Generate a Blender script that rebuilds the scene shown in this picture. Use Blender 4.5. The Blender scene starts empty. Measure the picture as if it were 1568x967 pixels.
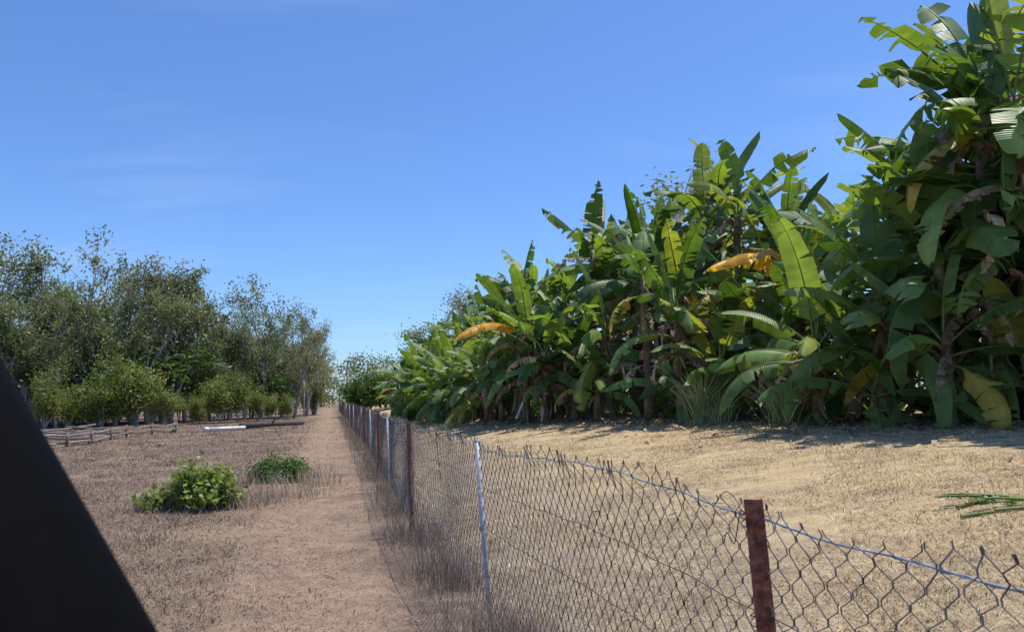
import bpy, math, numpy as np
from mathutils import Vector, Matrix
R = np.random.default_rng(7)
scene = bpy.context.scene
rad = math.radians

# ------------------------------------------------------------------ materials
def new_mat(name):
    m = bpy.data.materials.new(name); m.use_nodes = True
    nt = m.node_tree; nt.nodes.clear()
    out = nt.nodes.new('ShaderNodeOutputMaterial')
    return m, nt, out
def N(nt, t): return nt.nodes.new(t)
def inp(n, k, v): n.inputs[k].default_value = v
def L(nt, a, b): nt.links.new(a, b)

def attr_mat(name, rough=0.6, trans=0.0, tint=(1.2, 1.15, 0.5), var=0.25, scale=6.0, bump=0.0, spec=0.3, veins=False):
    m, nt, out = new_mat(name)
    a = N(nt, 'ShaderNodeAttribute'); a.attribute_name = 'Col'
    tc = N(nt, 'ShaderNodeTexCoord')
    no = N(nt, 'ShaderNodeTexNoise'); inp(no, 'Scale', scale); inp(no, 'Detail', 3.0)
    L(nt, tc.outputs['Object'], no.inputs['Vector'])
    mr = N(nt, 'ShaderNodeMapRange'); inp(mr, 'From Min', 0.3); inp(mr, 'From Max', 0.7); inp(mr, 'To Min', 1 - var); inp(mr, 'To Max', 1 + var)
    L(nt, no.outputs['Fac'], mr.inputs['Value'])
    sc = N(nt, 'ShaderNodeVectorMath'); sc.operation = 'SCALE'
    L(nt, a.outputs['Color'], sc.inputs[0]); L(nt, mr.outputs[0], sc.inputs['Scale'])
    p = N(nt, 'ShaderNodeBsdfPrincipled')
    inp(p, 'Roughness', rough); inp(p, 'Specular IOR Level', spec)
    col = sc.outputs[0]
    hsrc = no.outputs['Fac']
    if veins:
        lv = N(nt, 'ShaderNodeAttribute'); lv.attribute_name = 'lv'
        wv = N(nt, 'ShaderNodeTexWave'); inp(wv, 'Scale', 9.0); inp(wv, 'Distortion', 0.6); inp(wv, 'Detail', 1.0)
        L(nt, lv.outputs['Vector'], wv.inputs['Vector'])
        m2 = N(nt, 'ShaderNodeMapRange'); inp(m2, 'To Min', 0.80); inp(m2, 'To Max', 1.15)
        L(nt, wv.outputs['Fac'], m2.inputs['Value'])
        s2 = N(nt, 'ShaderNodeVectorMath'); s2.operation = 'SCALE'
        L(nt, col, s2.inputs[0]); L(nt, m2.outputs[0], s2.inputs['Scale']); col = s2.outputs[0]
        hsrc = wv.outputs['Fac']
    L(nt, col, p.inputs['Base Color'])
    if bump > 0:
        b = N(nt, 'ShaderNodeBump'); inp(b, 'Strength', bump); inp(b, 'Distance', 0.02)
        L(nt, hsrc, b.inputs['Height']); L(nt, b.outputs[0], p.inputs['Normal'])
    if trans > 0:
        tr = N(nt, 'ShaderNodeBsdfTranslucent')
        mu = N(nt, 'ShaderNodeVectorMath'); mu.operation = 'MULTIPLY'; mu.inputs[1].default_value = tint
        L(nt, col, mu.inputs[0]); L(nt, mu.outputs[0], tr.inputs['Color'])
        mx = N(nt, 'ShaderNodeMixShader'); inp(mx, 'Fac', trans)
        L(nt, p.outputs[0], mx.inputs[1]); L(nt, tr.outputs[0], mx.inputs[2]); L(nt, mx.outputs[0], out.inputs[0])
    else:
        L(nt, p.outputs[0], out.inputs[0])
    return m

M_banana = attr_mat('banana_leaf_mat', rough=0.42, trans=0.32, tint=(2.0, 1.8, 0.5), var=0.22, scale=2.5, bump=0.3, spec=0.45, veins=True)
M_stem = attr_mat('banana_stem_mat', rough=0.7, var=0.5, scale=9.0, bump=0.5)
M_dead = attr_mat('dead_leaf_mat', rough=0.8, trans=0.2, tint=(1.2, 1, .7), var=0.4, scale=7.0, bump=0.4, veins=True)
M_leaf = attr_mat('tree_leaf_mat', rough=0.5, trans=0.33, tint=(1.5, 1.6, 0.7), var=0.28, scale=1.2, spec=0.4)
M_bark = attr_mat('bark_mat', rough=0.85, var=0.4, scale=5.0, bump=0.6)
M_grass = attr_mat('grass_blade_mat', rough=0.75, var=0.28, scale=0.9, spec=0.15)
M_wood = attr_mat('weathered_wood_mat', rough=0.8, var=0.35, scale=12.0, bump=0.4)

def simple_mat(name, c1, c2, scale=20, rough=0.6, metallic=0.0, bump=0.2, lo=0.4, hi=0.6, spec=.5):
    m, nt, out = new_mat(name)
    tc = N(nt, 'ShaderNodeTexCoord'); no = N(nt, 'ShaderNodeTexNoise'); inp(no, 'Scale', scale); inp(no, 'Detail', 6.0)
    L(nt, tc.outputs['Object'], no.inputs['Vector'])
    cr = N(nt, 'ShaderNodeValToRGB'); cr.color_ramp.elements[0].color = (*c1, 1); cr.color_ramp.elements[1].color = (*c2, 1)
    cr.color_ramp.elements[0].position = lo; cr.color_ramp.elements[1].position = hi
    L(nt, no.outputs['Fac'], cr.inputs[0])
    p = N(nt, 'ShaderNodeBsdfPrincipled'); inp(p, 'Roughness', rough); inp(p, 'Metallic', metallic); inp(p, 'Specular IOR Level', spec)
    L(nt, cr.outputs[0], p.inputs['Base Color'])
    b = N(nt, 'ShaderNodeBump'); inp(b, 'Strength', bump); inp(b, 'Distance', 0.004)
    L(nt, no.outputs['Fac'], b.inputs['Height']); L(nt, b.outputs[0], p.inputs['Normal'])
    L(nt, p.outputs[0], out.inputs[0])
    return m
M_rust = simple_mat('rusty_red_steel', (0.14, 0.042, 0.028), (0.38, 0.14, 0.09), 45, 0.75, 0.0, 0.6, .35, .68, .3)
M_galv = simple_mat('galvanised_steel', (0.30, 0.32, 0.34), (0.48, 0.50, 0.53), 30, 0.5, 0.2, 0.2)
M_wire = simple_mat('chain_wire_mat', (0.10, 0.09, 0.085), (0.27, 0.26, 0.255), 9, 0.5, 0.2, 0.1, .42, .6)
M_linewire = simple_mat('line_wire_mat', (0.22, 0.27, 0.34), (0.40, 0.46, 0.55), 25, 0.4, 0.3, 0.1)
M_rustwire = simple_mat('rusty_wire_mat', (0.05, 0.03, 0.022), (0.13, 0.07, 0.05), 25, 0.8, 0.0, 0.1)
M_black = simple_mat('black_car_trim', (0.001, 0.001, 0.0014), (0.0016, 0.0016, 0.002), 60, 0.8, 0.0, 0.0, spec=.06)
M_white = simple_mat('white_pvc', (0.62, 0.62, 0.60), (0.78, 0.78, 0.76), 8, 0.4)

# ------------------------------------------------------------------ mesh builder
class MB:
    def __init__(s): s.V=[]; s.F=[]; s.C=[]; s.A=[]; s.M=[]; s.n=0
    def add(s, V, F, col=(1,1,1), lv=None, mat=0):
        V=np.asarray(V,float).reshape(-1,3); F=np.asarray(F,int).reshape(-1,4)
        c=np.empty((len(V),4)); c[:,3]=1; c[:,:3]=col
        s.V.append(V); s.F.append(F+s.n); s.C.append(c)
        s.A.append(np.zeros((len(V),3)) if lv is None else np.asarray(lv,float).reshape(-1,3))
        s.M.append(np.full(len(F),mat,int)); s.n+=len(V)
    def mesh(s, name, mats, smooth=True):
        V=np.concatenate(s.V).astype(np.float32); F=np.concatenate(s.F).astype(np.int32)
        me=bpy.data.meshes.new(name)
        me.vertices.add(len(V)); me.vertices.foreach_set('co',V.ravel())
        me.loops.add(F.size); me.loops.foreach_set('vertex_index',F.ravel())
        me.polygons.add(len(F)); me.polygons.foreach_set('loop_start',np.arange(0,F.size,4,dtype=np.int32))
        me.polygons.foreach_set('material_index',np.concatenate(s.M).astype(np.int32))
        me.polygons.foreach_set('use_smooth',np.full(len(F),smooth,dtype=bool))
        me.update(calc_edges=True)
        a=me.attributes.new('Col','FLOAT_COLOR','POINT'); a.data.foreach_set('color',np.concatenate(s.C).astype(np.float32).ravel())
        a=me.attributes.new('lv','FLOAT_VECTOR','POINT'); a.data.foreach_set('vector',np.concatenate(s.A).astype(np.float32).ravel())
        for m in mats: me.materials.append(m)
        return me
    def obj(s, name, mats, smooth=True, loc=(0,0,0), parent=None, rot=0, scale=1):
        return place(s.mesh(name,mats,smooth), name, loc, rot, scale, parent)
def place(me, name, loc=(0,0,0), rot=0, scale=1, parent=None):
    o=bpy.data.objects.new(name,me); scene.collection.objects.link(o)
    o.location=loc; o.rotation_euler=(0,0,rot); o.scale=scale if isinstance(scale,tuple) else (scale,)*3
    if parent: o.parent=parent
    return o
def empty(name, loc=(0,0,0)):
    o=bpy.data.objects.new(name,None); scene.collection.objects.link(o); o.location=loc; o.empty_display_size=.2; return o

def unit(v): return v/(np.sqrt((v*v).sum(-1,keepdims=True))+1e-9)
def tube(mb,P,r,k=6,col=(1,1,1),mat=0,cap=True):
    P=np.asarray(P,float); n=len(P); r=np.broadcast_to(np.asarray(r,float),(n,)).copy()
    if cap:
        P=np.vstack([P[:1],P,P[-1:]]); r=np.concatenate([[1e-4],r,[1e-4]]); n+=2
    t=np.gradient(P,axis=0); ov=P[-1]-P[0]
    if cap: t[0]=t[1]=P[2]-P[1]; t[-1]=t[-2]=P[-2]-P[-3]
    t=unit(t); ref=np.zeros(3); ref[np.argmin(np.abs(ov))]=1
    a=unit(np.cross(t,ref)); b=np.cross(t,a)
    an=np.arange(k)*2*math.pi/k
    V=P[:,None,:]+r[:,None,None]*(a[:,None,:]*np.cos(an)[None,:,None]+b[:,None,:]*np.sin(an)[None,:,None])
    i=np.arange(n-1)[:,None]*k; j=np.arange(k)[None,:]; j2=(j+1)%k
    F=np.stack([i+j,i+j2,i+k+j2,i+k+j],-1)
    if np.ndim(col)==2:
        if cap: col=np.vstack([col[:1],col,col[-1:]])
        col=np.repeat(col,k,axis=0)
    mb.add(V,F,col,None,mat)

# ------------------------------------------------------------------ fence line and terrain
FY=np.array([-6,0,2.15,5.3,8.9,12.5,18,60,110,1000.])
FX=np.array([3.2,1.40,0.775,-0.14,-1.17,-2.02,-3.3,-13.5,-25.6,-241.])
def fxy(y): return np.interp(y,FY,FX)
def fdist(x,y): return (x-fxy(y))*0.972
def gz(x,y):
    d=fdist(x,y)
    dp=np.log1p(np.exp(np.clip((d-.5)*3,-30,30)))/3*(d<9)+np.where(d>=9,d-.5,0)
    z=1.16*(1-np.exp(-dp/4.6))
    z=z+0.012*np.sin(x*0.5+1.3)*np.sin(y*0.4)*np.clip(np.abs(d)/2,0,1)+0.008*np.sin(x*2.3+y*1.1)*np.sin(y*1.9-x*.7)
    z=z-0.02*np.exp(-((d+1.1)/0.5)**2)
    return z
def g1(x,y): return float(gz(np.array(float(x)),np.array(float(y))))

def build_ground():
    u=np.linspace(-1,1,420); xs=950*np.sinh(u*6.2)/np.sinh(6.2)
    v=np.linspace(-0.45,1,420); ys=1000*np.sinh(v*6.2)/np.sinh(6.2)
    X,Y=np.meshgrid(xs,ys); Z=gz(X,Y); d=fdist(X,Y)
    V=np.stack([X,Y,Z],-1).reshape(-1,3); nx=len(xs); ny=len(ys)
    i=np.arange(ny-1)[:,None]*nx; j=np.arange(nx-1)[None,:]
    F=np.stack([i+j,i+j+1,i+nx+j+1,i+nx+j],-1).reshape(-1,4)
    mb=MB(); mb.add(V,F,(1,1,1),np.stack([d.ravel(),Y.ravel(),0*d.ravel()],-1))
    m,nt,out=new_mat('dry_ground_mat')
    at=N(nt,'ShaderNodeAttribute'); at.attribute_name='lv'
    sp=N(nt,'ShaderNodeSeparateXYZ'); L(nt,at.outputs['Vector'],sp.inputs[0])
    tc=N(nt,'ShaderNodeTexCoord')
    def noise(s,det=4,rough=.6,stretch=None,rot=-13):
        n=N(nt,'ShaderNodeTexNoise'); inp(n,'Scale',s); inp(n,'Detail',det); inp(n,'Roughness',rough)
        if stretch:
            mp=N(nt,'ShaderNodeMapping'); inp(mp,'Scale',stretch); inp(mp,'Rotation',(0,0,rad(rot))); L(nt,tc.outputs['Object'],mp.inputs[0]); L(nt,mp.outputs[0],n.inputs['Vector'])
        else: L(nt,tc.outputs['Object'],n.inputs['Vector'])
        return n.outputs['Fac']
    def ramp(f,stops):
        c=N(nt,'ShaderNodeValToRGB'); e=c.color_ramp.elements
        while len(e)<len(stops): e.new(0.5)
        for k,(p,cc) in enumerate(stops): e[k].position=p; e[k].color=(*cc,1)
        L(nt,f,c.inputs[0]); return c.outputs[0]
    def mix(f,a,b,bt='MIX'):
        x=N(nt,'ShaderNodeMix'); x.data_type='RGBA'; x.blend_type=bt
        if isinstance(f,float): x.inputs[0].default_value=f
        else: L(nt,f,x.inputs[0])
        L(nt,a,x.inputs[6]); L(nt,b,x.inputs[7]); return x.outputs[2]
    def mr(v,a,b,c=0,d_=1):
        x=N(nt,'ShaderNodeMapRange'); x.interpolation_type='SMOOTHSTEP'; L(nt,v,x.inputs['Value']); inp(x,'From Min',a); inp(x,'From Max',b); inp(x,'To Min',c); inp(x,'To Max',d_); return x.outputs[0]
    def math_(op,a,b):
        x=N(nt,'ShaderNodeMath'); x.operation=op
        for k,q in enumerate((a,b)):
            if isinstance(q,(int,float)): x.inputs[k].default_value=q
            else: L(nt,q,x.inputs[k])
        return x.outputs[0]
    med=noise(3.5,10,.75); big=noise(0.4,4,.6); fine=noise(38,4,.8); wob=noise(1.1,7,.70); str_=noise(1.6,6,.7,(.35,1.6,1),14)
    dn=math_('ADD',sp.outputs[0],math_('MULTIPLY',math_('SUBTRACT',wob,0.5),3.2))
    left=ramp(med,[(.3,(.125,.088,.068)),(.5,(.19,.135,.104)),(.72,(.285,.205,.152))])
    left=mix(mr(big,.46,.62),left,ramp(med,[(.3,(.21,.15,.10)),(.7,(.34,.255,.17))]))
    path=ramp(med,[(.28,(.20,.135,.092)),(.5,(.31,.215,.148)),(.72,(.43,.31,.215))])
    right=ramp(med,[(.26,(.33,.24,.125)),(.5,(.50,.375,.205)),(.75,(.65,.51,.31))])
    dirt=ramp(med,[(.3,(.26,.180,.110)),(.5,(.38,.28,.17)),(.7,(.49,.375,.235))])
    right=mix(mr(str_,.42,.62,0,.9),right,dirt)
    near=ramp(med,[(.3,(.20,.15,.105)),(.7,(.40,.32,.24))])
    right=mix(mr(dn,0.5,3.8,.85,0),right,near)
    c=mix(mr(dn,-3.0,-1.2,0,.85),left,path)
    c=mix(mr(dn,-1.1,-0.2),c,left)
    c=mix(mr(dn,0.0,0.6),c,right)
    sm=mr(fine,.3,.7,.70,1.25)
    x=N(nt,'ShaderNodeVectorMath'); x.operation='SCALE'; L(nt,c,x.inputs[0]); L(nt,sm,x.inputs['Scale'])
    p=N(nt,'ShaderNodeBsdfPrincipled'); inp(p,'Roughness',.95); inp(p,'Specular IOR Level',.1)
    L(nt,x.outputs[0],p.inputs['Base Color'])
    b=N(nt,'ShaderNodeBump'); inp(b,'Strength',.6); inp(b,'Distance',.03)
    L(nt,math_('ADD',med,fine),b.inputs['Height']); L(nt,b.outputs[0],p.inputs['Normal'])
    L(nt,p.outputs[0],out.inputs[0])
    return mb.obj('ground',[m])
build_ground()

# ------------------------------------------------------------------ grass blades
def blades(mb,x,y,h,w,col,lean=.5,rng=R,z=None):
    n=len(x); z=gz(x,y)-0.01 if z is None else z
    az=rng.uniform(0,2*math.pi,n); la=rng.uniform(0,2*math.pi,n); lm=rng.uniform(0.1,1,n)*lean*h
    s=np.stack([np.cos(az),np.sin(az),0*az],-1)*(w/2)[:,None]
    p=np.stack([x,y,z],-1); d=np.stack([np.cos(la)*lm,np.sin(la)*lm,h],-1)
    m=p+d*np.array([.35,.35,.6]); t=p+d
    V=np.stack([p-s,p+s,m-s*.8,m+s*.8,t-s*.15,t+s*.15],1)
    b=np.arange(n)[:,None]*6
    F=np.concatenate([b+np.array([0,1,3,2]),b+np.array([2,3,5,4])],1).reshape(-1,4)
    mb.add(V,F,np.repeat(col,6,axis=0))
def lerpcol(a,b,t): return np.asarray(a)[None]*(1-t[:,None])+np.asarray(b)[None]*t[:,None]
def depth_sample(n,y0,y1):
    u=R.random(n); return y0*(y1/y0)**u
mb=MB()
n=250000; y=depth_sample(n,4,60); d=-R.uniform(0,1,n)**.9*(2.2+y*0.62)-0.2
x=fxy(y)+d/0.972
clump=np.sin(x*1.9+np.sin(y*1.3)*2)*np.sin(y*2.1+np.sin(x*1.1)*2)+R.normal(0,.6,n)
wb=.45*np.sin(y*1.1)+.3*np.sin(y*2.9+x)
keep=(clump>-1.0)&((d<-1.8+wb+R.normal(0,.6,n))|(R.random(n)<.35)); x=x[keep];y=y[keep];d=d[keep];clump=clump[keep]; n=len(x)
onp=(d>-1.9)
h=np.clip(R.normal(.033,.016,n)+.012*clump,.010,.11)*(1+y*.012)*np.where(onp,.6,1); w=R.uniform(.0022,.005,n)*(1+y*.12)
c_=lerpcol((.155,.112,.086),(.36,.27,.195),R.random(n)**1.2); c_=np.where(onp[:,None],c_*1.25,c_)
blades(mb,x,y,h,w,c_,3.0)
mb.obj('dry_grass',[M_grass])
mb=MB()
n=300000; y=depth_sample(n,2.2,50); d=R.uniform(0,1,n)*(6+y*.30)+.15
x=fxy(y)+d/.972
cl=np.sin(x*1.1+np.sin(y*.9)*2)*np.sin(y*1.7+np.sin(x*1.3)*1.5)+.5*np.sin(x*3.7+y*2)*np.sin(y*4.1-x)+R.normal(0,.35,n); k_=cl>-.45; x=x[k_];y=y[k_];cl=cl[k_];n=len(x)
h=np.clip(R.normal(.024,.012,n)+.008*cl,.006,.08)*(1+y*.012); w=R.uniform(.002,.0048,n)*(1+y*.12)
blades(mb,x,y,h,w,lerpcol((.27,.195,.105),(.74,.59,.36),R.random(n)),3.0)
mb.obj('mown_dry_grass',[M_grass])
mb=MB()
n=24000; y=depth_sample(n,3.2,60); d=R.normal(-.05,.17,n); x=fxy(y)+d
cl=.5+.5*np.sin(y*3.1+np.sin(y*7)); keep=R.random(n)<(.15+.85*cl**2); x=x[keep];y=y[keep];n=len(x)
h=np.clip(R.gamma(2.5,.07,n),.03,.6); w=R.uniform(.0018,.004,n)*(1+y*.07)
blades(mb,x,y,h,w,lerpcol((.20,.145,.11),(.50,.39,.28),R.random(n)),.75)
mb.obj('fence_line_dry_weeds',[M_grass])
mb=MB()
for _ in range(90):
    yy=R.uniform(8,40); dd=-R.uniform(2.4,3+yy*.5); xx=float(fxy(yy))+dd
    k=40; hh=R.uniform(.10,.28)
    blades(mb,xx+R.normal(0,.12,k),yy+R.normal(0,.12,k),R.uniform(.4,1,k)*hh,R.uniform(.003,.006,k)*(1+yy*.06),lerpcol((.20,.145,.11),(.46,.36,.25),R.random(k)),1.2)
for (xx,yy) in [(-4.2,11.3),(-3.9,11.8),(-5.3,11.2),(-4.9,14.3),(-3.8,14.2),(-4.2,15.6),(-5.2,12.5),(-3.5,12.6)]:
    k=200
    blades(mb,xx+R.normal(0,.28,k),yy+R.normal(0,.2,k),R.uniform(.1,.42,k),R.uniform(.005,.009,k),lerpcol((.26,.19,.145),(.52,.42,.30),R.random(k)),.9)
mb.obj('dry_grass_tufts',[M_grass])

# ------------------------------------------------------------------ leaf diamonds
def leafquads(mb,C,Ln,W,col,rng,down=.4,mat=0):
    n=len(C); a=rng.normal(0,1,(n,3)); a[:,2]=a[:,2]*.7-down; a=unit(a)
    q=unit(rng.normal(0,1,(n,3))); b=unit(np.cross(a,q))
    Ln=Ln[:,None]; W=W[:,None]
    V=np.stack([C-a*Ln/2,C+b*W/2-a*Ln*.08,C+a*Ln/2,C-b*W/2-a*Ln*.08],1)
    F=np.arange(n*4).reshape(-1,4)
    mb.add(V,F,np.repeat(col,4,axis=0),None,mat)

def make_tree(seed,H,spread=.45,c1=(.05,.07,.025),c2=(.15,.175,.075),leaves=70,bare=.35,bark=((.30,.27,.24),(.60,.56,.51)),lw=(.16,.26),clump=.55,trunks=1,r0=.015,down=.5,up=.35,chl=(.2,.32),vert=.75,n0=(5,7)):
    rng=np.random.default_rng(seed); mb=MB(); tips=[]
    def grow(p,d,ln,r,lev):
        k=5; P=[p]; dd=d.copy()
        for i in range(k):
            dd=unit(dd+rng.normal(0,.15 if lev else .07,3)+np.array([0,0,.12 if lev<2 else .03]))
            P.append(P[-1]+dd*ln/k)
        P=np.array(P); rr=np.linspace(r,r*.55,len(P))
        c=rng.uniform(0,1); col=np.array(bark[0])*(1-c)+np.array(bark[1])*c
        tube(mb,P,rr,6 if lev==0 else (4 if lev<2 else 3),col,1,cap=False)
        if lev>=3:
            tips.append(P[-1]); tips.append(P[3]); return
        nch=[rng.integers(*n0),rng.integers(3,5),rng.integers(2,3)][lev]
        for c in range(nch):
            f=rng.uniform(.25 if lev==0 else .45,1) if c else 1.0
            q=P[min(int(f*k),k)]; az=rng.uniform(0,2*math.pi); sp=rng.uniform(.4,1.2)*(spread*2.0)
            nd=unit((unit(dd+np.array([0,0,.5])) if lev==0 else dd)+np.array([math.cos(az)*sp,math.sin(az)*sp,rng.uniform(-.1,up)]))
            grow(q,nd,ln*rng.uniform(.5,.8) if lev else H*rng.uniform(*chl)*(1 if c else 1.15),max(r*.5*rng.uniform(.7,1),.01),lev+1)
    for t in range(trunks):
        a=rng.uniform(0,6.28); off=np.array([math.cos(a),math.sin(a),0])*(.12*H*.2 if trunks>1 else 0)
        d0=unit(np.array([rng.normal(0,.10),rng.normal(0,.10),1])+off*1.0)
        grow(off*.5,d0,H*bare*rng.uniform(.9,1.15),H*r0,0)
    T=np.array(tips); T=T[rng.random(len(T))>.14]
    nl=len(T)*leaves; idx=np.repeat(np.arange(len(T)),leaves)
    cr=rng.uniform(.35,1.2,len(T))*clump; tone=rng.uniform(0,1,len(T))
    C=T[idx]+rng.normal(0,1,(nl,3))*np.array([1,1,vert])*cr[idx][:,None]*.6
    C[:,2]-=np.abs(rng.normal(0,.25,nl))*clump
    tn=np.clip(tone[idx]*.7+rng.uniform(0,.4,nl),0,1)
    ok=C[:,2]>.05; C=C[ok]; tn=tn[ok]
    leafquads(mb,C,rng.uniform(lw[0],lw[1],len(C)),rng.uniform(lw[0],lw[1],len(C))*.42,lerpcol(c1,c2,tn),rng,down,0)
    return mb.mesh('tree',[M_leaf,M_bark]),max(C[:,2])

gums=[]
for s in range(10):
    g=[((.085,.10,.052),(.27,.285,.16)),((.07,.09,.042),(.23,.26,.125)),((.10,.105,.063),(.30,.29,.185))][s%3]
    gums.append(make_tree(100+s,10,spread=.20+.06*(s%3),c1=g[0],c2=g[1],leaves=42,bare=[.40,.48,.56][s%3],trunks=1+(s%4==2),chl=(.13,.24),clump=.56+.1*(s%2),vert=.95,n0=(7,10),r0=.017))
shr=[make_tree(200+s,4,spread=.35+.1*(s%2),c1=(.07,.10,.025),c2=(.26,.29,.08),leaves=26,bare=.4,trunks=3,lw=(.13,.22),clump=.5,r0=.010,vert=1.0,chl=(.18,.34)) for s in range(5)]
dshr=[make_tree(250+s,4,spread=.9,c1=(.04,.08,.02),c2=(.14,.22,.06),leaves=50,bare=.2,trunks=3,lw=(.16,.28),clump=.5,r0=.012) for s in range(2)]

def put(v,name,x,y,h,rng=R,wide=1.):
    me,top=v; s=h/top; place(me,name,(x,y,g1(x,y)-.05),rng.uniform(0,6.28),(s*wide,s*wide,s))
def hx(px,y): return (px-784)/1150*y
k=0
for px,yy,h in [(-40,46,13.0),(28,47,12.8),(66,50,12.8),(112,52,10.4),(152,50,12.6),(205,53,12.4),(255,54,12.4),(284,57,11.8),(322,60,9.2),(352,58,9.6),(398,61,11.4),(432,64,10.6),(468,68,10.0),(-120,44,12.5),(90,47,8.6),(178,51,10.0),(230,52,9.6),(375,60,8.6),(450,62,8.4),(130,49,7),(300,58,8),(45,48,7.5),(480,72,8.6)]:
    put(gums[k%10],'gum_tree',hx(px,yy),yy,h); k+=1
for px,yy,h in [(0,60,13.5),(75,62,12.4),(125,66,12.6),(185,64,13.3),(235,68,13.6),(295,66,11.4),(335,72,10.8),(378,70,11.2),(412,76,12.2),(455,80,11.4),(20,78,14),(150,80,14.5),(250,84,14.6),(365,90,12.5),(480,95,11),(40,70,12),(100,72,12.5),(210,75,13),(310,78,12),(430,86,12)]:
    put(gums[(k*3+1)%10],'gum_tree',hx(px,yy),yy,h); k+=1
for px,yy,h in [(5,43,2.6),(72,43,4.2),(105,45,2.2),(160,45,3.8),(212,46,5.0),(255,47,2.8),(140,48,3.4),(60,50,5.6),(296,50,2.2),(338,52,4.0),(395,55,2.8),(365,53,4.4),(308,58,5),(205,54,6.2),(110,56,5.6),(478,72,3.4),(430,64,4.2),(345,64,5.2),(250,60,6.0),(160,62,6),(40,58,5),(440,58,2.2),(415,56,1.8),(20,52,4.5),(85,55,4.6),(180,56,4.2),(275,60,4.4),(385,62,4.4),(130,60,5),(320,66,4.6),(230,66,5),(410,70,5)]:
    put(shr[k%5] if k%7 else dshr[k%2],'shrub',hx(px,yy),yy,h,wide=R.uniform(.9,1.4)); k+=1
for px,yy,h in [(545,66,2.2),(566,62,3.2),(590,62,3.9),(615,63,3.2),(582,68,3.8),(635,66,3.6)]:
    put(dshr[k%2],'green_shrub',hx(px,yy),yy,h); k+=1
put(gums[3],'gum_tree',hx(1035,46),46,15.2,wide=1.2)
put(gums[6],'gum_tree',hx(1065,50),50,15.0)
put(gums[1],'gum_tree',hx(648,74),74,11.8,wide=1.5)
put(gums[5],'gum_tree',hx(700,70),70,10.6)
mb=MB(); rng=np.random.default_rng(5)
for i in range(210):
    xx=rng.uniform(-140,150); yy=rng.uniform(118,150); h=rng.uniform(7,10.5)
    if -36<xx<-10: h*=.95
    z0=g1(xx,yy)
    tube(mb,np.array([[xx,yy,z0],[xx+rng.normal(0,.3),yy,z0+h*.7]]),[.18,.08],4,(.25,.21,.18),1,cap=False)
    for c in range(9):
        q=np.array([xx+rng.normal(0,1.6),yy+rng.normal(0,1.6),z0+h*rng.uniform(.12,.92)])
        n=60; C=q+rng.normal(0,1,(n,3))*np.array([.9,.9,.6])
        leafquads(mb,C,rng.uniform(.3,.6,n),rng.uniform(.2,.35,n),lerpcol((.08,.10,.055),(.21,.24,.14),np.clip(rng.uniform(0,.5)+rng.uniform(0,.5,n),0,1)),rng,.3,0)
mb.obj('distant_tree_line',[M_leaf,M_bark])

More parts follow.
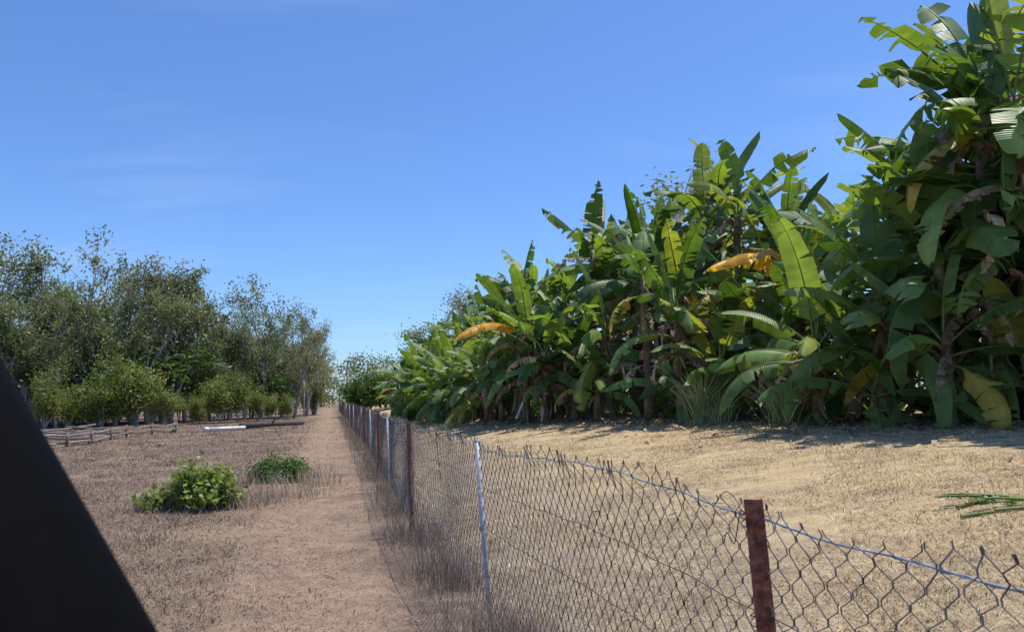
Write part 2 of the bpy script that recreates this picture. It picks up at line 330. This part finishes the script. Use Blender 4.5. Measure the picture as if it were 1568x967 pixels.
# ------------------------------------------------------------------ banana plants
G_D=np.array((.034,.082,.022)); G_M=np.array((.080,.160,.038)); G_L=np.array((.20,.31,.08))
YEL=np.array((.80,.50,.06)); BRN=np.array((.30,.19,.11)); STR=np.array((.55,.43,.28))
def bleaf(mb,p0,az,th0,bend,Ln,W,col,rng,droop=20,tear=.25,pet=.35,NS=20,mat=0,wig=.25,roll=None,midcol=None):
    T=24; t=np.linspace(0,1,T+1); tot=Ln+pet
    th=th0-bend*t**1.5; a=az+wig*rng.normal()*t
    d=np.stack([np.cos(th)*np.cos(a),np.cos(th)*np.sin(a),np.sin(th)],-1)
    P=p0+np.vstack([np.zeros(3),np.cumsum((d[1:]+d[:-1])/2*tot/T,axis=0)])
    side=np.stack([-np.sin(a),np.cos(a),0*a],-1); nrm=np.cross(d,side)
    ro=(rng.normal(0,.4) if roll is None else roll)*(.3+.7*t)
    s2=side*np.cos(ro)[:,None]+nrm*np.sin(ro)[:,None]; n2=np.cross(d,s2)
    up=np.stack([-np.sin(th)*np.cos(a),-np.sin(th)*np.sin(a),np.cos(th)],-1)
    sg=np.sign(np.sum(n2*up,-1,keepdims=True)+1e-6); n2=n2*sg
    def at(A,q): return np.stack([np.interp(q,t,A[:,i]) for i in range(3)],-1)
    tau=np.linspace(0,1,NS+1); tau[1:-1]+=rng.uniform(-.3,.3,NS-1)/NS
    f0=pet/tot
    for s in (-1,1):
        tr=np.concatenate([[False],rng.random(NS-1)<tear,[True]])
        g=np.where(tr,rng.uniform(.004,.035,NS+1),0)
        grp=np.cumsum(tr[:-1]); gph=rng.normal(0,1,grp.max()+1)
        phi=np.radians(np.clip(droop+gph[grp]*(5+tear*30),-18,80))
        lo=tau[:-1]; hi=tau[1:]; gl=g[:-1]; gh=g[1:]
        lenf=1-np.where(rng.random(grp.max()+1)[grp]<.15*tear*2,rng.uniform(0,.35,grp.max()+1)[grp],0)
        glen=1-.04*rng.random(NS)
        rows=[]
        for f in (0,.5,1.0):
            for (b,gg,sn) in ((lo,gl,1),(hi,gh,-1)):
                q=np.clip(b+sn*gg*f+.035*f*(1-b),0,1); qq=f0+(1-f0)*q
                w=W/2*np.minimum(b/.13,1)**.55*np.clip(1-b**4.5,0,1)**.6*lenf*glen+.004
                p=at(P,qq); S=at(s2,qq); U=at(n2,qq)
                o1=s*S*np.cos(phi)[:,None]-U*np.sin(phi)[:,None]; ph2=np.minimum(phi*1.7+.1,1.6)
                o2=s*S*np.cos(ph2)[:,None]-U*np.sin(ph2)[:,None]
                if f==.5: p=p+o1*(w*.5)[:,None]
                elif f==1: p=p+(o1*.5+o2*.5)*w[:,None]
                rows.append((p,f,q,w))
        V=np.stack([r[0] for r in rows],1)
        cc=np.empty((NS,6,3)); var=rng.uniform(.86,1.14,NS)
        for k_,(p,f,q,w) in enumerate(rows):
            cc[:,k_]=col*var[:,None]*(1.0 if f else 1.2)
            if f==1:
                e=(rng.random(NS)<.14)[:,None]; cc[:,k_]=np.where(e,cc[:,k_]*.4+BRN*.6,cc[:,k_])
        lv=np.stack([np.stack([r[2]*Ln,np.full(NS,r[1]*.1),np.zeros(NS)],-1) for r in rows],1)
        b=np.arange(NS)[:,None]*6
        F=np.concatenate([b+np.array([0,1,3,2]),b+np.array([2,3,5,4])],1).reshape(-1,4) if s>0 else np.concatenate([b+np.array([0,2,3,1]),b+np.array([2,4,5,3])],1).reshape(-1,4)
        mb.add(V,F,cc.reshape(-1,3),lv,mat)
    q=np.linspace(0,.99,9); mr_=np.linspace(.026,.004,9)*(.6+.2*Ln)
    mc=(col*.6+np.array((.30,.34,.12))*.6) if midcol is None else midcol
    tube(mb,at(P,q)+at(n2,q)*.004,mr_,4,mc,mat,cap=False)

def banana(x,y,Hs,Ln,nl=9,seed=0,dead=5,tear=.3,yellow=0,lean=.08,extra=None,bright=0.,NS=20,low=26,wide=1.):
    rng=np.random.default_rng(seed); mb=MB()
    la=rng.uniform(0,6.28); lm=rng.uniform(0,1)*lean*Hs
    k=9; f=np.linspace(0,1,k)
    P=np.stack([np.cos(la)*lm*f**1.5,np.sin(la)*lm*f**1.5,-.1+(Hs+.1)*f],-1)
    P[1:-1,:2]+=rng.normal(0,.02,(k-2,2))
    r=(.09+.018*Hs)*(1-.5*f)*(1+.08*rng.normal(0,1,k)); r[0]*=1.3
    c=np.array([ (np.array((.17,.11,.065)) if rng.random()<.6 else np.array((.20,.20,.08)))*rng.uniform(.6,1.4) for _ in range(k)])
    tube(mb,P,r,9,c,1)
    ga=2.39996; a0=rng.uniform(0,6.28)
    for i in range(nl):
        u=i/(max(nl-1,1)); th=rad(84-(84-low)*u**.7+rng.normal(0,8)); bend=rad(24+88*u**.8+rng.normal(0,15))
        L_=Ln*rng.uniform(.8,1.1)*(.85 if i<1 else 1); W=Ln*rng.uniform(.25,.33)*wide
        tt=rng.random(); col=(G_D*(1-tt)+G_M*tt) if rng.random()<.45-bright else (G_M*(1-tt)+G_L*tt)
        q_=rng.random()
        if u>.6 and q_<.05: col=YEL*.5+col*.45
        elif q_>.93: col=np.array((.26,.32,.07))
        p=P[-1]-np.array([0,0,.55*u*min(Hs,2)*.6])+np.array([0,0,.05])
        bleaf(mb,p,a0+i*ga+rng.normal(0,.25),th,bend,L_,W,col,rng,droop=rng.normal(13,10)+14*u,tear=tear*rng.uniform(.3,1.7),NS=NS)
    for i in range(yellow):
        az,th=(extra if extra else (rng.uniform(0,6.28),.5))
        bleaf(mb,P[-1]-np.array([0,0,.25]),az+i*.4,th,rad(85),Ln*1.0,Ln*.28,(YEL*(1-.25*i)+BRN*.25*i)*rng.uniform(.9,1.1),rng,droop=30,tear=.5,roll=0.15,NS=NS,wig=.05,midcol=YEL)
    for i in range(dead):
        az=rng.uniform(0,6.28); h=Hs*rng.uniform(.35,.98); j=h/(Hs+.1)
        p=np.array([np.interp(j,f,P[:,0]),np.interp(j,f,P[:,1]),h])
        cc=(BRN if rng.random()<.45 else STR)*rng.uniform(.55,1.2)
        bleaf(mb,p,az,rad(rng.uniform(-10,35)),rad(rng.uniform(90,120)),min(Ln*.8,h*.95)*rng.uniform(.6,1),Ln*.15,cc,rng,droop=62,tear=.85,pet=.2,mat=2,NS=11,roll=rng.normal(0,.8),midcol=cc)
    for i in range(int(7*min(Hs,3)) if dead>2 else 0):
        az=rng.uniform(0,6.28); h=Hs*rng.uniform(.1,.95); rr=.11+.01*Hs
        p=np.array([np.interp(h/Hs,f,P[:,0])+math.cos(az)*rr,np.interp(h/Hs,f,P[:,1])+math.sin(az)*rr,h])
        l=rng.uniform(.2,.6); w=rng.uniform(.02,.07); s=np.array([-math.sin(az),math.cos(az),0])*w; o=np.array([math.cos(az),math.sin(az),0])
        q1=p+o*rng.uniform(0,.12)-np.array([0,0,l*.5]); q2=p+o*rng.uniform(0,.25)-np.array([0,0,l])+s*rng.normal()
        cc=(BRN if rng.random()<.5 else STR)*rng.uniform(.5,1.25)
        mb.add([p-s,p+s,q1-s,q1+s,q2-s*.5,q2+s*.5],[[0,1,3,2],[2,3,5,4]],cc,None,2)
    mb.obj('banana_plant',[M_banana,M_stem,M_dead],loc=(x,y,g1(x,y)))

LP=np.array([(13.5,9.6),(9.6,11.4),(7.9,12.8),(6.7,14.4),(5.7,16.5),(4.6,19.2),(2.9,21.5),(.6,25),(-2,31),(-4.2,38),(-5.8,46)])
seg=np.sqrt((np.diff(LP,axis=0)**2).sum(1)); S=np.concatenate([[0],np.cumsum(seg)])
def lp(s): return np.interp(s,S,LP[:,0]),np.interp(s,S,LP[:,1])
def Htot(y): return np.interp(y,[9,11.4,12.8,13.8,15,16.5,17.8,19.5,21.5,23,25,29,35,42,50],[7.6,7.6,6.9,5.4,5.2,5.6,5.7,7.3,8.0,7.5,6.8,6.1,5.2,4.6,4.4])
rb=np.random.default_rng(21); cnt=0
for row,off in enumerate([0,1.5,3.0,5.0]):
    s=rb.uniform(0,.8)
    while s<S[-1]:
        x0,y0=lp(s); x=x0+.89*off+rb.normal(0,.35); y=y0+.45*off+rb.normal(0,.35)
        H=Htot(y0)*rb.uniform(.74,1.06); Ln=rb.uniform(1.8,2.4)
        if row==0: H*=rb.uniform(.45,.88)
        Hs=max(H-Ln*.85,.7)
        banana(x,y,Hs,Ln,nl=int(rb.integers(10,14)) if row<3 else 8,seed=1000+cnt,dead=int(rb.integers(6,11)) if row<2 else 2,tear=.42 if row<2 else .25,bright=.25 if y0>26 else .05,NS=18 if row<2 else 11,low=rb.uniform(-15,22),lean=.12)
        cnt+=1; s+=rb.uniform(1.0,1.7) if row<3 else rb.uniform(1.6,2.4)
s=.3
while s<S[-1]*.75:
    x0,y0=lp(s); off=rb.uniform(2.2,4.5)
    banana(x0+.89*off,y0+.45*off,rb.uniform(.4,1.0),rb.uniform(1.4,1.9),nl=9,seed=5000+cnt,dead=1,tear=.2,NS=9,low=0,lean=.2); cnt+=1; s+=rb.uniform(.9,1.5)
s=.5
while s<S[-1]:
    x0,y0=lp(s); far=y0>24
    if not (15<y0<17.2):
        Ln=rb.uniform(1.2,1.8)
        banana(x0-.9*rb.uniform(.1,1.1),y0-.4+rb.normal(0,.2),rb.uniform(.4,1.4) if not far else rb.uniform(.7,2.1),Ln,nl=int(rb.integers(8,11)),seed=3000+cnt,dead=3 if not far else 1,tear=.25,lean=.2,bright=.35,low=rb.uniform(-10,30))
        cnt+=1
    s+=rb.uniform(.9,1.5) if far else rb.uniform(1.4,2.6)
banana(.4,23.6,2.9,2.2,seed=51,yellow=2,extra=(rad(185),rad(32)),dead=5)
banana(4.0,18.0,2.6,2.2,seed=52,yellow=1,extra=(rad(5),rad(48)),dead=7)
banana(6.4,17.0,3.3,2.1,seed=53,yellow=3,extra=(rad(180),rad(40)),dead=6)
banana(1.8,22.2,1.9,2.1,seed=61,dead=5,bright=.4)
banana(5.6,13.9,1.5,2.1,seed=54,dead=4,bright=.5,low=0,tear=.15,nl=13)
banana(6.4,13.2,2.0,2.2,seed=55,dead=6,bright=.4,low=0,tear=.2,nl=13)
banana(7.0,12.1,1.3,1.8,seed=62,dead=6,bright=.5,low=0,tear=.1)
banana(7.3,12.6,2.9,2.3,seed=56,dead=10,bright=.3,low=-10,tear=.3,nl=13)
banana(7.9,12.3,4.4,2.4,seed=57,nl=16,dead=10,bright=.25,low=-15,tear=.45,NS=24)
banana(8.3,11.4,5.2,2.5,seed=58,nl=16,dead=9,bright=.25,low=-15,tear=.45,NS=24)
banana(8.9,12.6,5.0,2.5,seed=59,nl=14,dead=6,low=-10,tear=.4)
banana(8.0,13.8,4.0,2.3,seed=60,nl=14,dead=5,low=-5,tear=.35)
banana(8.6,11.8,3.3,2.3,seed=63,nl=14,dead=8,low=-10,tear=.35,bright=.2)
banana(8.4,12.7,5.6,2.4,seed=67,nl=15,dead=5,low=-10,tear=.4,bright=.2)
banana(9.0,11.5,2.0,2.1,seed=68,nl=13,dead=5,low=-5,tear=.3,bright=.3)

# leaf litter
mb=MB(); rl=np.random.default_rng(9)
for i in range(9500):
    s=rl.uniform(0,S[-1])*(rl.random()**.35 if i%2 else 1); x0,y0=lp(s); off=rl.normal(0,1.0)-.1
    if i%5==0: off-=abs(rl.normal(0,1.6))
    x=x0+.89*off; y=y0+.45*off; z=g1(x,y)
    az=rl.uniform(0,6.28); l=rl.uniform(.08,.40)*(1.6 if rl.random()<.08 else 1); w=rl.uniform(.006,.035); d=np.array([math.cos(az),math.sin(az),0]); sd=np.array([-d[1],d[0],0])*w
    p=np.array([x,y,z+.005+rl.random()*.03]); h=rl.uniform(0,.06)
    cc=(BRN*rl.uniform(.5,1.2)) if rl.random()<.35 else STR*rl.uniform(.8,1.35)
    mb.add([p-sd,p+sd,p+d*l*.5-sd+[0,0,h],p+d*l*.5+sd+[0,0,h],p+d*l-sd*.3+[0,0,0],p+d*l+sd*.3],[[0,1,3,2],[2,3,5,4]],cc,None,0)
mb.obj('banana_leaf_litter',[M_dead])
mb=MB(); rr_=np.random.default_rng(4)
for (x,y,az,l) in [(3.45,5.95,rad(10),.5),(4.15,6.3,rad(165),.5),(3.75,6.0,rad(-5),.55),(4.2,6.15,rad(175),.5),(3.6,6.25,rad(25),.45),(4.05,6.4,rad(195),.5),(3.9,6.05,rad(60),.35)]:
    bleaf(mb,np.array([x,y,g1(x,y)+.015]),az,rad(6),rad(10),l,.10,G_M*rr_.uniform(.7,1.3),rr_,droop=2,tear=.75,pet=.1,roll=0)
mb.obj('fallen_banana_leaves',[M_banana])
for (x,y,h) in [(4.2,16.8,1.3),(5.4,15.2,1.0),(5.9,15.5,.9),(4.5,16.5,.9)]:
    mb=MB(); k=260; rr=.12
    blades(mb,R.normal(0,rr,k),R.normal(0,rr,k),R.uniform(.4,1,k)*h,R.uniform(.012,.026,k),lerpcol((.22,.29,.08),(.58,.58,.30),R.random(k)),1.2,z=np.zeros(k))
    mb.obj('long_grass_clump',[M_grass],loc=(x,y,g1(x,y)-.02))

# ------------------------------------------------------------------ paddock bushes
def bush(name,x,y,parts,c1,c2,lw,n,seed):
    rng=np.random.default_rng(seed); mb=MB()
    for (cx,cy,rx,h) in parts:
        m=int(n*rx*h)
        for i in range(int(26*rx*2)):
            a=rng.uniform(0,6.28); e=rng.uniform(.25,1.3); l=h*rng.uniform(.7,1.15)
            ex=np.array([math.cos(a)*rx*math.cos(e)*1.0,math.sin(a)*rx*math.cos(e),l*math.sin(e)])
            b=np.array([cx,cy,0]); P=np.stack([b,b+ex*.5+[0,0,.04],b+ex])
            tube(mb,P,[.008,.006,.003],4,(.16,.17,.07),1,cap=False)
            k=m//int(26*rx*2)+1; t=rng.uniform(.35,1.05,k)[:,None]; C=b+ex*t+rng.normal(0,.055,(k,3)); C[:,2]=np.maximum(C[:,2],.03)
            leafquads(mb,C,rng.uniform(lw*.6,lw*1.2,k),rng.uniform(lw*.5,lw*.9,k),lerpcol(c1,c2,np.clip(rng.uniform(0,.4)+rng.uniform(0,.6,k),0,1)),rng,.1,0)
    mb.obj(name,[M_leaf,M_bark],loc=(x,y,g1(x,y)))
bush('leafy_green_bush',-4.7,11.2,[(.12,0,.5,.66),(-.1,.1,.42,.5),(-.55,0,.36,.3),(.35,.1,.3,.6)],(.08,.14,.02),(.32,.38,.10),.095,3000,3)
bush('low_green_bush',-4.55,14.7,[(0,0,.55,.5),(.3,0,.35,.42),(-.25,.1,.35,.42)],(.03,.09,.02),(.15,.27,.07),.06,7000,4)
bush('small_weed',1.05,3.7,[(0,0,.08,.3)],(.12,.18,.08),(.3,.36,.2),.035,2500,6)

# ------------------------------------------------------------------ chain-link fence
fence=empty('chain_link_fence')
yy=np.linspace(-4,96,6000); xx=fxy(yy); ss=np.concatenate([[0],np.cumsum(np.hypot(np.diff(xx),np.diff(yy)))])
PY=[-1.2,2.15,5.3,8.9,12.5,15.9,19.3]+[19.3+3.4*i for i in range(1,23)]
rp=np.random.default_rng(12)
PLEAN=[-.05,-.085,-.10,-.045,-.045,-.02,-.03]+list(rp.uniform(-.05,.03,22))
def fpt(s,z,bul=0):
    y=np.interp(s,ss,yy); x=fxy(y); ln=np.interp(y,PY,PLEAN)*(z/1.3)
    return x+ln+bul, y
W=0.044; hz=.0465; NP=int(ss[-1]/W); rows=27
jit=rp.normal(0,1,(NP,rows+1,2))
def fabric(mb,i0,i1,detail,r,k=4):
    i=np.arange(i0,i1)[:,None]
    if detail:
        jf=np.concatenate([[j-.17,j+.17] for j in range(rows+1)]); jf[0]=0; jf=jf[None,:]
        jb=np.repeat(np.arange(rows+1),2)[None,:]
    else:
        jf=np.arange(rows+1,dtype=float)[None,:]; jb=np.arange(rows+1)[None,:]
    sgn=np.where((i+jb)%2==0,1,-1)
    s=(i+.5)*W+sgn*W*(.52 if detail else .53); z=np.broadcast_to(.04+jf*hz,s.shape).copy()
    z=z+(.030*np.sin(s*1.85)+.014*np.sin(s*4.7)+.007*np.sin(s*9.1))*(z/1.2)
    jx=jit[i,jb,0]; jz=jit[i,jb,1]
    s=s+.012*np.sin(z*9+s*2.2)+.016*np.sin(s*.9)*z+jx*.0026
    z=z+jz*.0020+.006*np.sin(s*7+z*5)
    bul=.028*np.sin(s*2.1+z*3)*np.sin(z*2.6)+sgn*.0022
    tw=np.clip((z-1.2)/.1,0,1); bul=bul+tw*(-.02+.025*np.sin(s*11))
    s=s+tw*.012*np.sin(s*37)
    x,y=fpt(s,z,bul); P=np.stack([x,y,z],-1); m=P.shape[1]
    along=np.array([-.26,.965,0]); nor=np.array([.965,.26,0])
    an=np.arange(k)*2*math.pi/k
    ring=(np.cos(an)[:,None]*along*1.3+np.sin(an)[:,None]*nor)*r
    V=P[:,:,None,:]+ring[None,None]; n=i1-i0
    bi=(np.arange(n)[:,None,None]*m+np.arange(m-1)[None,:,None])*k; jj=np.arange(k)[None,None,:]
    F=np.stack([bi+jj,bi+(jj+1)%k,bi+k+(jj+1)%k,bi+k+jj],-1)
    mb.add(V,F)
mb=MB(); cut=int(16/W); fabric(mb,0,cut,True,.0021); fabric(mb,cut,NP,False,.0020,3)
mb.obj('mesh_fabric',[M_wire],parent=fence)
mb=MB()
for zz,mt,rr2,amp in [(1.255,0,.0030,.022),(.70,1,.002,.03),(.10,1,.002,.02),(.98,1,.0018,.02)]:
    sv=np.linspace(.1,ss[-1]-.1,1800); zv=zz+amp*np.sin(sv*1.85)*zz+.004*np.sin(sv*13)
    xv,yv=fpt(sv,zv,.0)
    tube(mb,np.stack([xv,yv,zv],-1),rr2,5,(1,1,1),mt)
    if mt==0:
        tube(mb,np.stack([xv+.004*np.sin(sv*60),yv,zv+.004*np.cos(sv*60)],-1),.0018,4,(1,1,1),mt)
mb.obj('line_wires',[M_linewire,M_rustwire],parent=fence)
def prism(mb,prof,p0,p1,mat):
    prof=np.array(prof); k=len(prof)
    lo=np.array([p0+np.array([a,b,0]) for a,b in prof]); hi=np.array([p1+np.array([a,b,0]) for a,b in prof])
    mb.add(np.vstack([lo,hi]),[[q,(q+1)%k,k+(q+1)%k,k+q] for q in range(k)],(1,1,1),None,mat)
for n_,(py,ln) in enumerate(zip(PY,PLEAN)):
    px=float(fxy(py)); red=(n_%2==1); mb=MB()
    th=rad(-15 if red else 0); c,s_=math.cos(th),math.sin(th)
    H=1.295 if red else 1.285
    base=np.array([px-.02,py,-.35]); top=np.array([px-.02+ln*1.02,py+rp.normal(0,.015),H])
    if red:
        w=.052; t_=.006
        rot=lambda a,b:(a*c-b*s_,a*s_+b*c)
        prof=[rot(-w/2,0),rot(w/2,0),rot(w/2,w*.9),rot(w/2-t_,w*.9),rot(w/2-t_,t_),rot(-w/2,t_)]
        prism(mb,prof,base,top,0)
        t=np.array([np.array([a,b,0])+top for a,b in prof])
        mb.add(t,[[0,1,4,5],[1,2,3,4]],(1,1,1),None,0)
        for hz_ in (1.22,.95,.67,.36):
            f=(hz_+.35)/(H+.35); q=base+(top-base)*f
            tube(mb,np.array([q+[0,-.008,0],q+[0,.012,0]]),.006,8,(1,1,1),0)
            an_=np.linspace(0,2*math.pi*1.6,26)
            tube(mb,np.stack([q[0]+.034*np.cos(an_),q[1]+.02+.034*np.sin(an_),q[2]+.012*np.sin(an_*1.3)+.01*an_/3],-1),.0018,4,(1,1,1),2)
    else:
        tube(mb,np.array([base,top]),.0165,12,(1,1,1),1)
        tube(mb,np.array([top-[0,0,.01],top+[0,0,.006]]),.0195,12,(1,1,1),1)
        for hz_ in (1.21,.95,.67,.36):
            f=(hz_+.35)/(H+.35); q=base+(top-base)*f
            an_=np.linspace(0,2*math.pi*1.7,24)
            tube(mb,np.stack([q[0]+.021*np.cos(an_),q[1]+.021*np.sin(an_),q[2]+.012*an_/6],-1),.0016,4,(1,1,1),2)
    if n_==1:
        q=base+(top-base)*.985
        for sd in (1,-1):
            an_=np.linspace(0,1,14)
            tube(mb,np.stack([q[0]+.05*sd*an_-.02,q[1]+.02-an_*.05*sd,q[2]-.02-.10*an_+.03*np.sin(an_*9)],-1),.0017,4,(1,1,1),2)
        an_=np.linspace(0,1,10)
        tube(mb,np.stack([q[0]-.03-.05*an_,q[1]+.01+.1*an_,q[2]-.01+.05*np.sin(an_*3)],-1),.0015,4,(1,1,1),2)
    mb.obj('steel_post' if red else 'galvanised_post',[M_rust,M_galv,M_rustwire],smooth=not red,parent=fence)
mb=MB(); t=np.linspace(0,1,20)
tube(mb,np.stack([-.75+.10*t,7.2-.5*t,1.30-.45*t**1.2+.03*np.sin(t*9)],-1),.003,4,(1,1,1),0)
mb.obj('loose_wire',[M_rustwire],parent=fence)

# ------------------------------------------------------------------ low timber rails on the left
e=empty('low_timber_rail_fence'); mb=MB(); rg=np.random.default_rng(3)
pts=[(-15.7,25.0),(-16.2,29.0),(-17.4,34.0),(-16.8,37.5),(-18.6,41.5)]
for a,b in zip(pts[:-1],pts[1:]):
    a=np.array(a);b=np.array(b)
    for h in (.18,.42):
        q=np.array([[*(a+(b-a)*f+rg.normal(0,.05,2)),h+rg.normal(0,.04)] for f in np.linspace(-.05,1.05,5)])
        tube(mb,q,.04,7,np.array((.24,.20,.17))*rg.uniform(.7,1.2),0)
    for f in (0,.5):
        p=a+(b-a)*f; tube(mb,np.array([[p[0],p[1]+.06,-.1],[p[0]+rg.normal(0,.05),p[1]+.06,.54]]),.055,8,(.19,.15,.13),0)
for a,b in [((-16.2,29.0),(-19.8,31)),((-17.4,34),(-21,35.5)),((-15.7,25),(-19,26.2)),((-20,31),(-21,38))]:
    for h in (.2,.42):
        tube(mb,np.array([[a[0],a[1],h],[(a[0]+b[0])/2,(a[1]+b[1])/2,h-.04],[b[0],b[1],h+.05]]),.04,7,(.25,.21,.18),0)
mb.obj('rails_and_posts',[M_wood],parent=e)
mb=MB(); tube(mb,np.array([[-15.6,38.5,.1],[-14.2,40,.11]]),.10,12,(1,1,1)); tube(mb,np.array([[-15.7,38.4,.1],[-15.55,38.55,.1]]),.13,12,(1,1,1))
mb.obj('white_pipe',[M_white])
mb=MB()
tube(mb,np.array([[-14.6,40.5,.16],[-13.6,42.5,.2],[-12.4,44.5,.17]]),[.17,.15,.13],9,(.09,.08,.075),0)
tube(mb,np.array([[-13.6,42.5,.25],[-13.2,42.3,.55]]),[.06,.03],6,(.09,.08,.075),0)
mb.obj('fallen_log',[M_wood])
mb=MB(); tube(mb,np.array([[-18.0,65,-.1],[-18.05,65,3.2]]),.08,8,(.50,.47,.43)); mb.obj('timber_pole',[M_wood])
mb=MB(); tube(mb,np.array([[.1,23.0,.9],[.45,23.0,1.75]]),.035,10,(1,1,1)); tube(mb,np.array([[.08,23.0,.87],[.12,23.0,.95]]),.045,10,(1,1,1))
mb.obj('white_pvc_stake',[M_white])
mb=MB()
for i in range(260):
    y0=R.uniform(4.5,26); x0=float(fxy(y0))+R.uniform(-8,9); z0=g1(x0,y0); a=R.uniform(0,6.28); l=R.uniform(.05,.22)
    tube(mb,np.array([[x0,y0,z0+.012],[x0+math.cos(a)*l*.5,y0+math.sin(a)*l*.5,z0+.02],[x0+math.cos(a)*l,y0+math.sin(a)*l,z0+.012]]),[.006,.005,.003],4,np.array((.45,.37,.29))*R.uniform(.5,1.3),0)
mb.obj('scattered_twigs',[M_wood])

# ------------------------------------------------------------------ car window frame (photographer's vehicle)
car=empty('car_door')
mb=MB()
t=np.linspace(-2.2,2.6,26)
P=np.stack([-.331+.092*t,.42-.02*t,1.486-.127*t],-1)
tube(mb,P,.098,32,(1,1,1),0); mb.obj('window_pillar',[M_black],parent=car)
mb=MB(); Q=P+np.array([-.02,.088,.03]); tube(mb,Q,.014,10,(1,1,1),0); mb.obj('rubber_seal',[M_black],parent=car)
mb=MB()
a=np.array([-.10,.40]); b=np.array([.60,-.15]); prof=[(0,1.10),(.035,1.12),(.07,1.10),(.09,1.0),(.10,.8),(.09,.5),(.06,.35),(0,.35)]
nv=unit(np.array([.55,.70])); Vv=[]
for q in np.linspace(0,1,8):
    c_=a+(b-a)*q
    for o,zz in prof: Vv.append([c_[0]+nv[0]*o,c_[1]+nv[1]*o,zz])
k=len(prof); F=[[i_*k+j_,i_*k+(j_+1)%k,(i_+1)*k+(j_+1)%k,(i_+1)*k+j_] for i_ in range(7) for j_ in range(k)]
mb.add(Vv,F); mb.obj('door_panel',[M_black],parent=car)

# ------------------------------------------------------------------ light, sky, camera
EL,AZ=rad(71),rad(58)
sv=Vector((math.cos(EL)*math.sin(AZ),math.cos(EL)*math.cos(AZ),math.sin(EL)))
ld=bpy.data.lights.new('sun','SUN'); ld.energy=5.0; ld.angle=rad(.5); ld.color=(1,.95,.86)
lo=bpy.data.objects.new('sun',ld); scene.collection.objects.link(lo); lo.rotation_euler=sv.to_track_quat('Z','Y').to_euler(); lo.location=(20,0,30)
w=bpy.data.worlds.new('World'); scene.world=w; w.use_nodes=True; nt=w.node_tree; nt.nodes.clear()
out=nt.nodes.new('ShaderNodeOutputWorld'); bg=nt.nodes.new('ShaderNodeBackground'); inp(bg,'Strength',.13)
sk=nt.nodes.new('ShaderNodeTexSky'); sk.sky_type='NISHITA'; sk.sun_disc=False; sk.sun_elevation=EL; sk.sun_rotation=AZ
sk.air_density=1.0; sk.dust_density=.5; sk.ozone_density=2.5; sk.altitude=50
tn=nt.nodes.new('ShaderNodeMix'); tn.data_type='RGBA'; tn.blend_type='MULTIPLY'; tn.inputs[0].default_value=1; L(nt,sk.outputs[0],tn.inputs[6]); tn.inputs[7].default_value=(.72,.97,1.36,1)
tc=nt.nodes.new('ShaderNodeTexCoord'); sp=nt.nodes.new('ShaderNodeSeparateXYZ'); L(nt,tc.outputs['Generated'],sp.inputs[0])
ad=nt.nodes.new('ShaderNodeMath'); ad.operation='ADD'; ad.inputs[1].default_value=.12; L(nt,sp.outputs[2],ad.inputs[0])
dv=nt.nodes.new('ShaderNodeVectorMath'); dv.operation='DIVIDE'; L(nt,tc.outputs['Generated'],dv.inputs[0])
cb=nt.nodes.new('ShaderNodeCombineXYZ')
for q in range(3): L(nt,ad.outputs[0],cb.inputs[q])
L(nt,cb.outputs[0],dv.inputs[1])
mp=nt.nodes.new('ShaderNodeMapping'); inp(mp,'Scale',(.5,1.3,0)); inp(mp,'Rotation',(0,0,.2)); inp(mp,'Location',(7.2,1.4,0)); L(nt,dv.outputs[0],mp.inputs[0])
no=nt.nodes.new('ShaderNodeTexNoise'); inp(no,'Scale',1.3); inp(no,'Detail',7.0); inp(no,'Roughness',.52); inp(no,'Distortion',.5); L(nt,mp.outputs[0],no.inputs['Vector'])
mr_=nt.nodes.new('ShaderNodeMapRange'); inp(mr_,'From Min',.55); inp(mr_,'From Max',.85); inp(mr_,'To Min',0); inp(mr_,'To Max',.24); L(nt,no.outputs['Fac'],mr_.inputs['Value'])
mx=nt.nodes.new('ShaderNodeMix'); mx.data_type='RGBA'; L(nt,mr_.outputs[0],mx.inputs[0]); L(nt,tn.outputs[2],mx.inputs[6]); mx.inputs[7].default_value=(5.0,6.2,8.0,1)
L(nt,mx.outputs[2],bg.inputs['Color']); L(nt,bg.outputs[0],out.inputs[0])

cd=bpy.data.cameras.new('camera'); cam=bpy.data.objects.new('camera',cd); scene.collection.objects.link(cam)
cd.sensor_width=36; cd.lens=26.4; cd.clip_start=.02; cd.clip_end=3000
cam.matrix_world=Matrix.Translation((0,0,1.6))@Matrix.Rotation(rad(90+5.96),4,'X')@Matrix.Rotation(rad(-1.0),4,'Z')
cd.dof.use_dof=True; cd.dof.focus_distance=9; cd.dof.aperture_fstop=9
scene.camera=cam
scene.view_settings.view_transform='Standard'; scene.view_settings.look='None'; scene.view_settings.exposure=0
